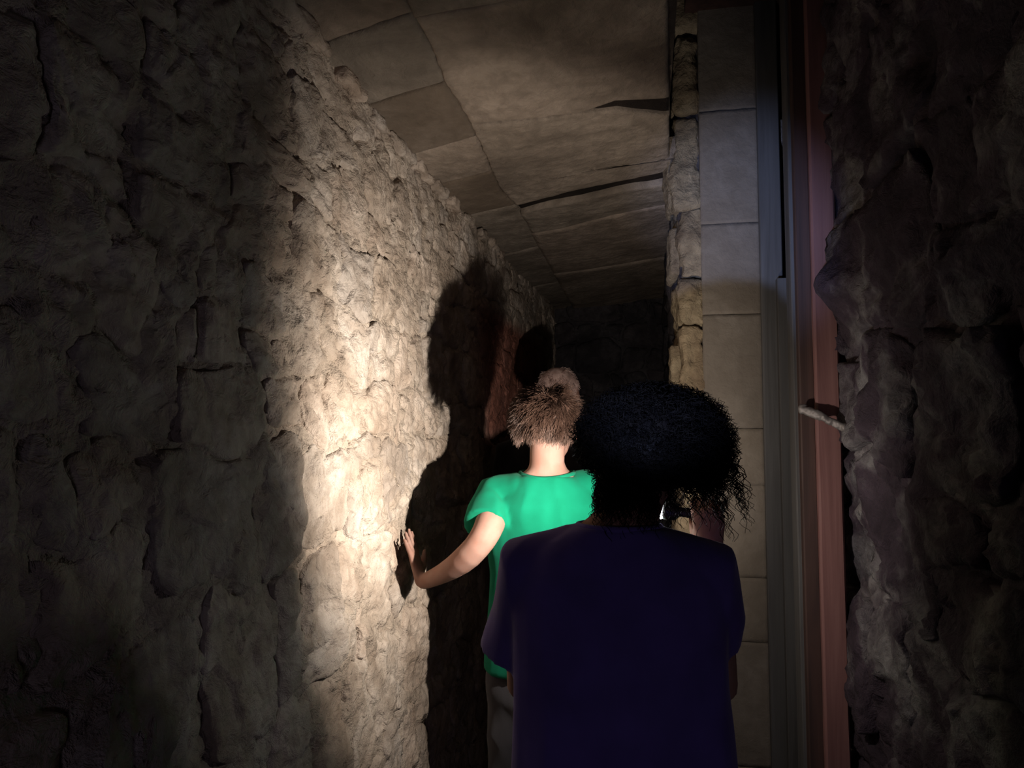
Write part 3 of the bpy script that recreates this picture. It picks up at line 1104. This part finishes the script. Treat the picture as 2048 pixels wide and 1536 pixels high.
def scalp_hair(c, M, base, n, k, length, mat, parent, seed, droop=0.5, curl=0.0, rad=0.0012, low=-0.55, thick=1.0, cap=True, sweep=(0, 0, 0)):
    r = np.random.default_rng(seed)
    D = r.normal(size=(n * 3, 3)); D /= np.linalg.norm(D, axis=1)[:, None]
    # keep scalp only: leave the face open
    keep = (D[:, 2] > low + 0.35 * np.clip(D[:, 1], 0, 1) * 2.2) & ~((D[:, 1] > 0.35) & (D[:, 2] < 0.40))
    D = D[keep][:n]
    n = len(D)
    Mm = np.array(M)
    root = np.array([0, -0.012, 0.022]) * k + D * np.array([0.075, 0.094, 0.085]) * k
    N = 7
    t = np.linspace(0, 1, N)
    L = length * r.uniform(0.7, 1.2, n)
    tang = np.stack([D[:, 0] * 0.3, -np.abs(D[:, 1]) * 0.1 + D[:, 1] * 0.2, -np.ones(n)], -1)
    tang -= (tang * D).sum(1)[:, None] * D
    tang /= np.linalg.norm(tang, axis=1)[:, None] + 1e-6
    # clumps: neighbouring strands share a random direction
    cl = np.stack([fbm(D * 3.1 + s, 2) for s in (1.0, 11.0, 21.0)], -1) * 1.5
    d = tang * droop + D * 0.55 * thick + cl * 0.6 + r.normal(size=(n, 3)) * 0.12 + np.array(sweep)
    d /= np.linalg.norm(d, axis=1)[:, None]
    P = root[:, None, :] + d[:, None, :] * (L[:, None] * t)[..., None] + tang[:, None, :] * (0.35 * L[:, None] * t ** 2)[..., None]
    # stay outside the skull
    q = (P - np.array([0, -0.012, 0.022]) * k) / (np.array([0.076, 0.095, 0.086]) * k)
    ln = np.linalg.norm(q, axis=2, keepdims=True)
    q = q / ln * np.maximum(ln, 1.0 + 0.02 * t[None, :, None])
    P = q * (np.array([0.076, 0.095, 0.086]) * k) + np.array([0, -0.012, 0.022]) * k
    P = P @ Mm.T + (np.array(c) - np.array(base))
    me = strands(P, rad * (1 - 0.75 * t))
    h = link('hair', me, mat, parent)
    if cap:
        b = Blob(); b.ell(Vector(c) - Vector(base) + M @ Vector((0, -0.018 * k, 0.032 * k)), (0.0765 * k, 0.092 * k, 0.083 * k), M)
        link('hair_base', b.raw(), mat, h)
    return h


scalp_hair(HB, MB_, bb, 11000, 0.97, 0.036, HAIRB, boy, 5, droop=0.65, rad=0.0011, low=-0.30, thick=0.46, sweep=(-0.25, 0, 0.12))

# --- third person ahead ---
tb = Vector((-0.368, 3.02, 0.0))
third = person('light-haired person walking ahead, only the crown showing over the green-shirted person', tb, None)
tx, ty = tb.x, tb.y
HT = at_y(1120, 790, 3.02)
MT = headframe(-0.30, 0.08, -0.10)
B = Blob()
add_head(B, HT, MT, 0.98)
nz = HT.z
B.ring_tube([HT + Vector((0, -0.01, -0.02)), HT + Vector((0, -0.014, -0.09)), Vector((tx, ty, nz - 0.17)), Vector((tx, ty, nz - 0.22))], [0.055, 0.055, 0.062, (0.12, 0.08)], ref=(1, 0, 0), seg=18)
s_ = (nz - 0.17) / 1.335
lv = [(z * s_, a, b_, rx * 1.15, ry * 1.15) for z, a, b_, rx, ry in body_levels]
B.torso(lv, o=(tx, ty, 0))
zsH = nz - 0.235
aL = [Vector((tx - 0.18, ty, zsH)), Vector((tx - 0.19, ty - 0.0, zsH - 0.28)), Vector((tx - 0.15, ty + 0.16, zsH - 0.46))]
aR = [Vector((tx + 0.18, ty, zsH)), Vector((tx + 0.21, ty - 0.02, zsH - 0.28)), Vector((tx + 0.20, ty + 0.12, zsH - 0.49))]
for A, tdir in ((aL, (1, 0, 0.4)), (aR, (-1, 0, 0.4))):
    B.ring_tube([A[0], (A[0] + A[1]) / 2, A[1], (A[1] + A[2]) / 2, A[2]], [0.052, 0.047, 0.038, 0.035, 0.025])
    add_hand(B, A[2], (A[2] - A[1]), (-tdir[0] * -1, 0, 0), (0, 1, 0.5), 1.0, curls=(0.4, 0.45, 0.5, 0.5))
legs(B, (tx, ty), 0.09, 0.9, [(tx - 0.09, ty - 0.05), (tx + 0.1, ty + 0.12)], r=(0.09, 0.062, 0.055, 0.04))
link('body', shift(B.fused(0.0065, 3), tb), SKIN, third)
add_eyes(third, HT, MT, 0.98, tb)
B = Blob()
B.torso([(0.86, 0, 0, 0.20, 0.135), (1.0, 0, 0, 0.19, 0.13), (1.2, 0, 0, 0.18, 0.125), (zsH - 0.08, 0, 0, 0.205, 0.12), (zsH + 0.01, 0, 0, 0.19, 0.105), (zsH + 0.06, 0, 0, 0.10, 0.075)], o=(tx, ty, 0))
for A in (aL, aR):
    B.ring_tube([A[0] + (Vector((tx, ty, zsH)) - A[0]) * 0.35, A[0], A[0].lerp(A[1], 0.35), A[0].lerp(A[1], 0.6)], [0.065, 0.066, 0.064, 0.066], cap1=False)
me = B.fused(0.009, 4); wrinkle(me, 0.007, 6, 8.0)
link('t_shirt', shift(me, tb), DARKC, third)
B = Blob()
B.torso([(0.82, 0, 0, 0.14, 0.1), (0.9, 0, 0, 0.17, 0.12), (1.0, 0, 0, 0.165, 0.115)], o=(tx, ty, 0))
legs(B, (tx, ty), 0.09, 0.9, [(tx - 0.09, ty - 0.05), (tx + 0.1, ty + 0.12)], r=(0.09, 0.072, 0.068, 0.062), grow=0.006, ankle=0.07)
me = B.fused(0.010, 4); wrinkle(me, 0.006, 8, 15.0)
link('trousers', shift(me, tb), DARKC, third)
shoe(third, Vector((-0.09, -0.05, 0)), 0.0, SHOE)
shoe(third, Vector((0.10, 0.12, 0)), 0.0, SHOE)
scalp_hair(HT, MT, tb, 3200, 0.98, 0.022, HAIRD, third, 9, droop=0.9, rad=0.0018, low=-0.30, thick=0.35)

# --- nearest person: silhouette with a large curly head of hair ---
kb = Vector((-0.050, 1.25, 0.0))
kid = person('person in dark navy t-shirt with big black curly hair, back turned', kb, None)
kx, ky = kb.x, kb.y
HK = Vector((0.004, 1.262, 1.422))
MK = headframe(0.02, -0.05, 0.12)
B = Blob()
add_head(B, HK, MK, 0.96)
B.ring_tube([HK + Vector((-0.006, -0.012, -0.03)), HK + Vector((-0.022, -0.012, -0.085)), Vector((kx + 0.010, ky - 0.006, 1.30)), Vector((kx, ky - 0.004, 1.255))],
            [0.046, 0.045, 0.052, (0.095, 0.065)], ref=(1, 0, 0), seg=18)
klv = [(0.70, 0, 0, 0.10, 0.075), (0.76, 0, 0, 0.145, 0.095), (0.86, 0, 0, 0.142, 0.092), (0.97, 0, 0, 0.130, 0.082), (1.08, 0, 0, 0.138, 0.09),
       (1.18, 0, 0, 0.148, 0.088), (1.245, 0, 0, 0.140, 0.07), (1.29, 0, -0.004, 0.085, 0.055), (1.31, 0.01, -0.006, 0.05, 0.045)]
B.torso(klv, o=(kx, ky, 0))
kSL = Vector((kx - 0.142, ky, 1.225)); kEL = Vector((kx - 0.165, ky + 0.09, 1.01)); kWL = Vector((kx - 0.05, ky + 0.27, 1.03))
kSR = Vector((kx + 0.142, ky, 1.225)); kER = Vector((kx + 0.165, ky + 0.075, 1.03)); kWR = Vector((0.122, 1.470, 1.238))
for A in ((kSL, kEL, kWL), (kSR, kER, kWR)):
    B.ring_tube([A[0], (A[0] + A[1]) / 2, A[1], A[1].lerp(A[2], 0.3), A[1].lerp(A[2], 0.7), A[2]], [0.043, 0.038, 0.034, 0.034, 0.028, 0.021], seg=16)
add_hand(B, kWL, (0.6, 0.7, 0.1), (0, 0, -1), (1, -0.5, 0), 0.88, curls=(0.4, 0.45, 0.5, 0.5))
# right hand grips the torch: fingers upright behind it, curling over the top
add_hand(B, kWR, (-0.12, 0.05, 0.98), (0.35, 0.93, 0), (-1, 0, 0.3), 0.86, curls=(0.55, 0.55, 0.6, 0.6), spread=0.16, thumb_curl=0.9, thumb_out=0.9)
legs(B, (kx, ky), 0.075, 0.72, [(kx - 0.09, ky - 0.04), (kx + 0.09, ky + 0.07)])
link('body', shift(B.fused(0.005, 3), kb), SKIN2, kid)
add_eyes(kid, HK, MK, 0.96, kb)
B = Blob()
B.torso([(0.66, 0.012, 0, 0.185, 0.118), (0.80, 0.012, 0, 0.182, 0.116), (0.92, 0.010, 0, 0.178, 0.112), (1.04, 0.006, 0, 0.172, 0.108), (1.14, 0.003, 0, 0.170, 0.106),
         (1.215, 0, 0, 0.172, 0.095), (1.262, 0.0, 0, 0.135, 0.078), (1.30, 0.006, -0.003, 0.070, 0.060)], o=(kx, ky, 0), ex=2.4)
B.ring_tube([kSL + Vector((0.07, 0, 0.018)), kSL + Vector((0, 0, 0.006)), kSL.lerp(kEL, 0.35), kSL.lerp(kEL, 0.66) + Vector((-0.010, -0.01, -0.01))], [0.055, 0.060, 0.064, 0.070], seg=20, cap1=False)
B.ring_tube([kSR + Vector((-0.07, 0, 0.018)), kSR + Vector((0, 0, 0.004)), kSR.lerp(kER, 0.35), kSR.lerp(kER, 0.58) + Vector((-0.012, 0, 0))], [0.055, 0.057, 0.057, 0.058], seg=20, cap1=False)
me = B.fused(0.006, 5); wrinkle(me, 0.0045, 6, 22.0, (1.4, 1.4, 0.5))
ks = link('t_shirt', shift(me, kb), NAVY, kid)
B = Blob()
cp = [Vector((kx + 0.006 + 0.066 * math.cos(2 * math.pi * k / 28), ky - 0.004 + 0.057 * math.sin(2 * math.pi * k / 28), 1.301)) for k in range(29)]
B.ring_tube(cp, [0.006] * 29, seg=8, cap0=False, cap1=False)
link('collar', shift(B.raw(), kb), NAVY, ks)
B = Blob()
B.torso([(0.66, 0, 0, 0.12, 0.09), (0.72, 0, 0, 0.155, 0.105), (0.82, 0, 0, 0.150, 0.10)], o=(kx, ky, 0))
legs(B, (kx, ky), 0.078, 0.72, [(kx - 0.09, ky - 0.04), (kx + 0.09, ky + 0.07)], r=(0.082, 0.066, 0.064, 0.060), grow=0.006, ankle=0.07)
me = B.fused(0.010, 4); wrinkle(me, 0.006, 8, 25.0)
link('trousers', shift(me, kb), DARKC, kid)
shoe(kid, Vector((-0.09, -0.04, 0)), 0.05, SHOE)
shoe(kid, Vector((0.09, 0.07, 0)), -0.1, SHOE)


def afro(c, base, n, seed, radii, mat, parent, core, extra):
    r = np.random.default_rng(seed)
    D = r.normal(size=(n * 3, 3)); D /= np.linalg.norm(D, axis=1)[:, None]
    keep = ~((D[:, 1] > 0.55) & (D[:, 2] < 0.35)) & (D[:, 2] > -0.80)
    D = D[keep][:n]
    n = len(D)
    C0 = np.array(c)
    N = 15
    t = np.linspace(0, 1, N)
    start = C0 + D * np.array(core) * r.uniform(0.9, 1.0, (n, 1))
    tip = C0 + D * np.array(radii) * (r.uniform(0.86, 1.0, (n, 1)) + 0.10 * fbm(D * 3, 2)[:, None])
    # hair to the right of the neck hangs lower and looser
    low = np.clip((D[:, 0] * 0.8 - D[:, 2] * 0.7), 0, 1) ** 1.5
    tip[:, 2] -= 0.024 * low * r.uniform(0.4, 1.2, n)
    tip[:, 0] += 0.006 * low
    gate = np.exp(-((D[:, 0] * radii[0] - 0.022) / 0.016) ** 2) * (D[:, 2] < -0.3)
    tip[:, 2] += 0.014 * gate
    ax = tip - start
    a = np.cross(D, np.array([0.3, 0.2, 0.9])); a /= np.linalg.norm(a, axis=1)[:, None]
    b = np.cross(D, a)
    ph = r.uniform(0, 6.28, n); turns = r.uniform(1.6, 3.2, n); cr = r.uniform(0.004, 0.009, n)
    th = ph[:, None] + turns[:, None] * 6.283 * t[None]
    env = np.minimum(1, t * 4)[None]
    P = start[:, None] + ax[:, None] * t[None, :, None] + (cr[:, None] * env)[..., None] * (a[:, None] * np.cos(th)[..., None] + b[:, None] * np.sin(th)[..., None])
    Q = P.copy()
    # loose hanging curls at the nape, right side
    m = extra
    sx = np.where(r.random(m) < 0.90, r.uniform(-0.085, 0.007, m), r.uniform(0.02, 0.135, m)); sy = r.uniform(-0.075, 0.05, m); sz = r.uniform(-0.085, -0.03, m)
    st = C0 + np.stack([sx, sy, sz], -1)
    L = r.uniform(0.03, 0.085, m)
    th = r.uniform(0, 6.28, m)[:, None] + r.uniform(1.5, 3, m)[:, None] * 6.283 * t[None]
    cr = r.uniform(0.003, 0.007, m)
    P2 = st[:, None] + np.stack([0.15 * sx[:, None] * t[None] + cr[:, None] * np.cos(th), cr[:, None] * np.sin(th), -L[:, None] * t[None]], -1)
    P = np.concatenate([Q, P2]) - np.array(base)
    me = strands(P, 0.00085 * (1 - 0.55 * t))
    h = link('hair', me, mat, parent)
    return h


hk = afro((0.012, 1.255, 1.445), kb, 8000, 4, (0.140, 0.135, 0.097), HAIRK, kid, (0.070, 0.085, 0.062), 1900)
B = Blob()
B.ell(Vector((0.010, 1.250, 1.443)) - kb, (0.112, 0.112, 0.087))
me = B.raw()
link('hair_core', me, HAIRK, hk)

# ------------------------------------------------------------------ small torch held in front
torch = empty('torch', LED)
tag(torch, 'small lit torch held up by the nearest curly-haired person', 'torch')
ax = Vector((0.93, -0.36, -0.05)).normalized()         # from the lens back to the tail
rr_ = lambda d: Vector(ax) * d
B = Blob()
B.ring_tube([rr_(0.004), rr_(0.012), rr_(0.0125), rr_(0.026), rr_(0.034), rr_(0.112), rr_(0.116)],
            [0.0185, 0.0192, 0.0192, 0.0175, 0.0095, 0.0095, 0.0080], seg=24, cap0=False, cap1=False)
link('barrel', B.raw(), plain('torch_metal', (0.05, 0.05, 0.055), 0.35, 0.6), torch)
B = Blob()
for d in (0.050, 0.062, 0.074, 0.086, 0.098):
    B.ring_tube([rr_(d), rr_(d + 0.003)], [0.0102, 0.0102], seg=24, cap0=False, cap1=False)
link('grip_ring', B.raw(), plain('torch_rubber', (0.02, 0.02, 0.02), 0.7), torch)
B = Blob()
B.ring_tube([rr_(0.116), rr_(0.121)], [0.0055, 0.0045], seg=16, cap0=False)
link('tail_switch', B.raw(), plain('switch_rubber', (0.03, 0.03, 0.03), 0.6), torch)
B = Blob()
B.ell(rr_(-0.008), (0.0175, 0.0185, 0.0185), seg=20, rings=12)
link('lens', B.raw(), plain('lit_lens', (0.9, 0.95, 1.0), 0.3, emit=((0.93, 0.97, 1.0), 130)), torch)
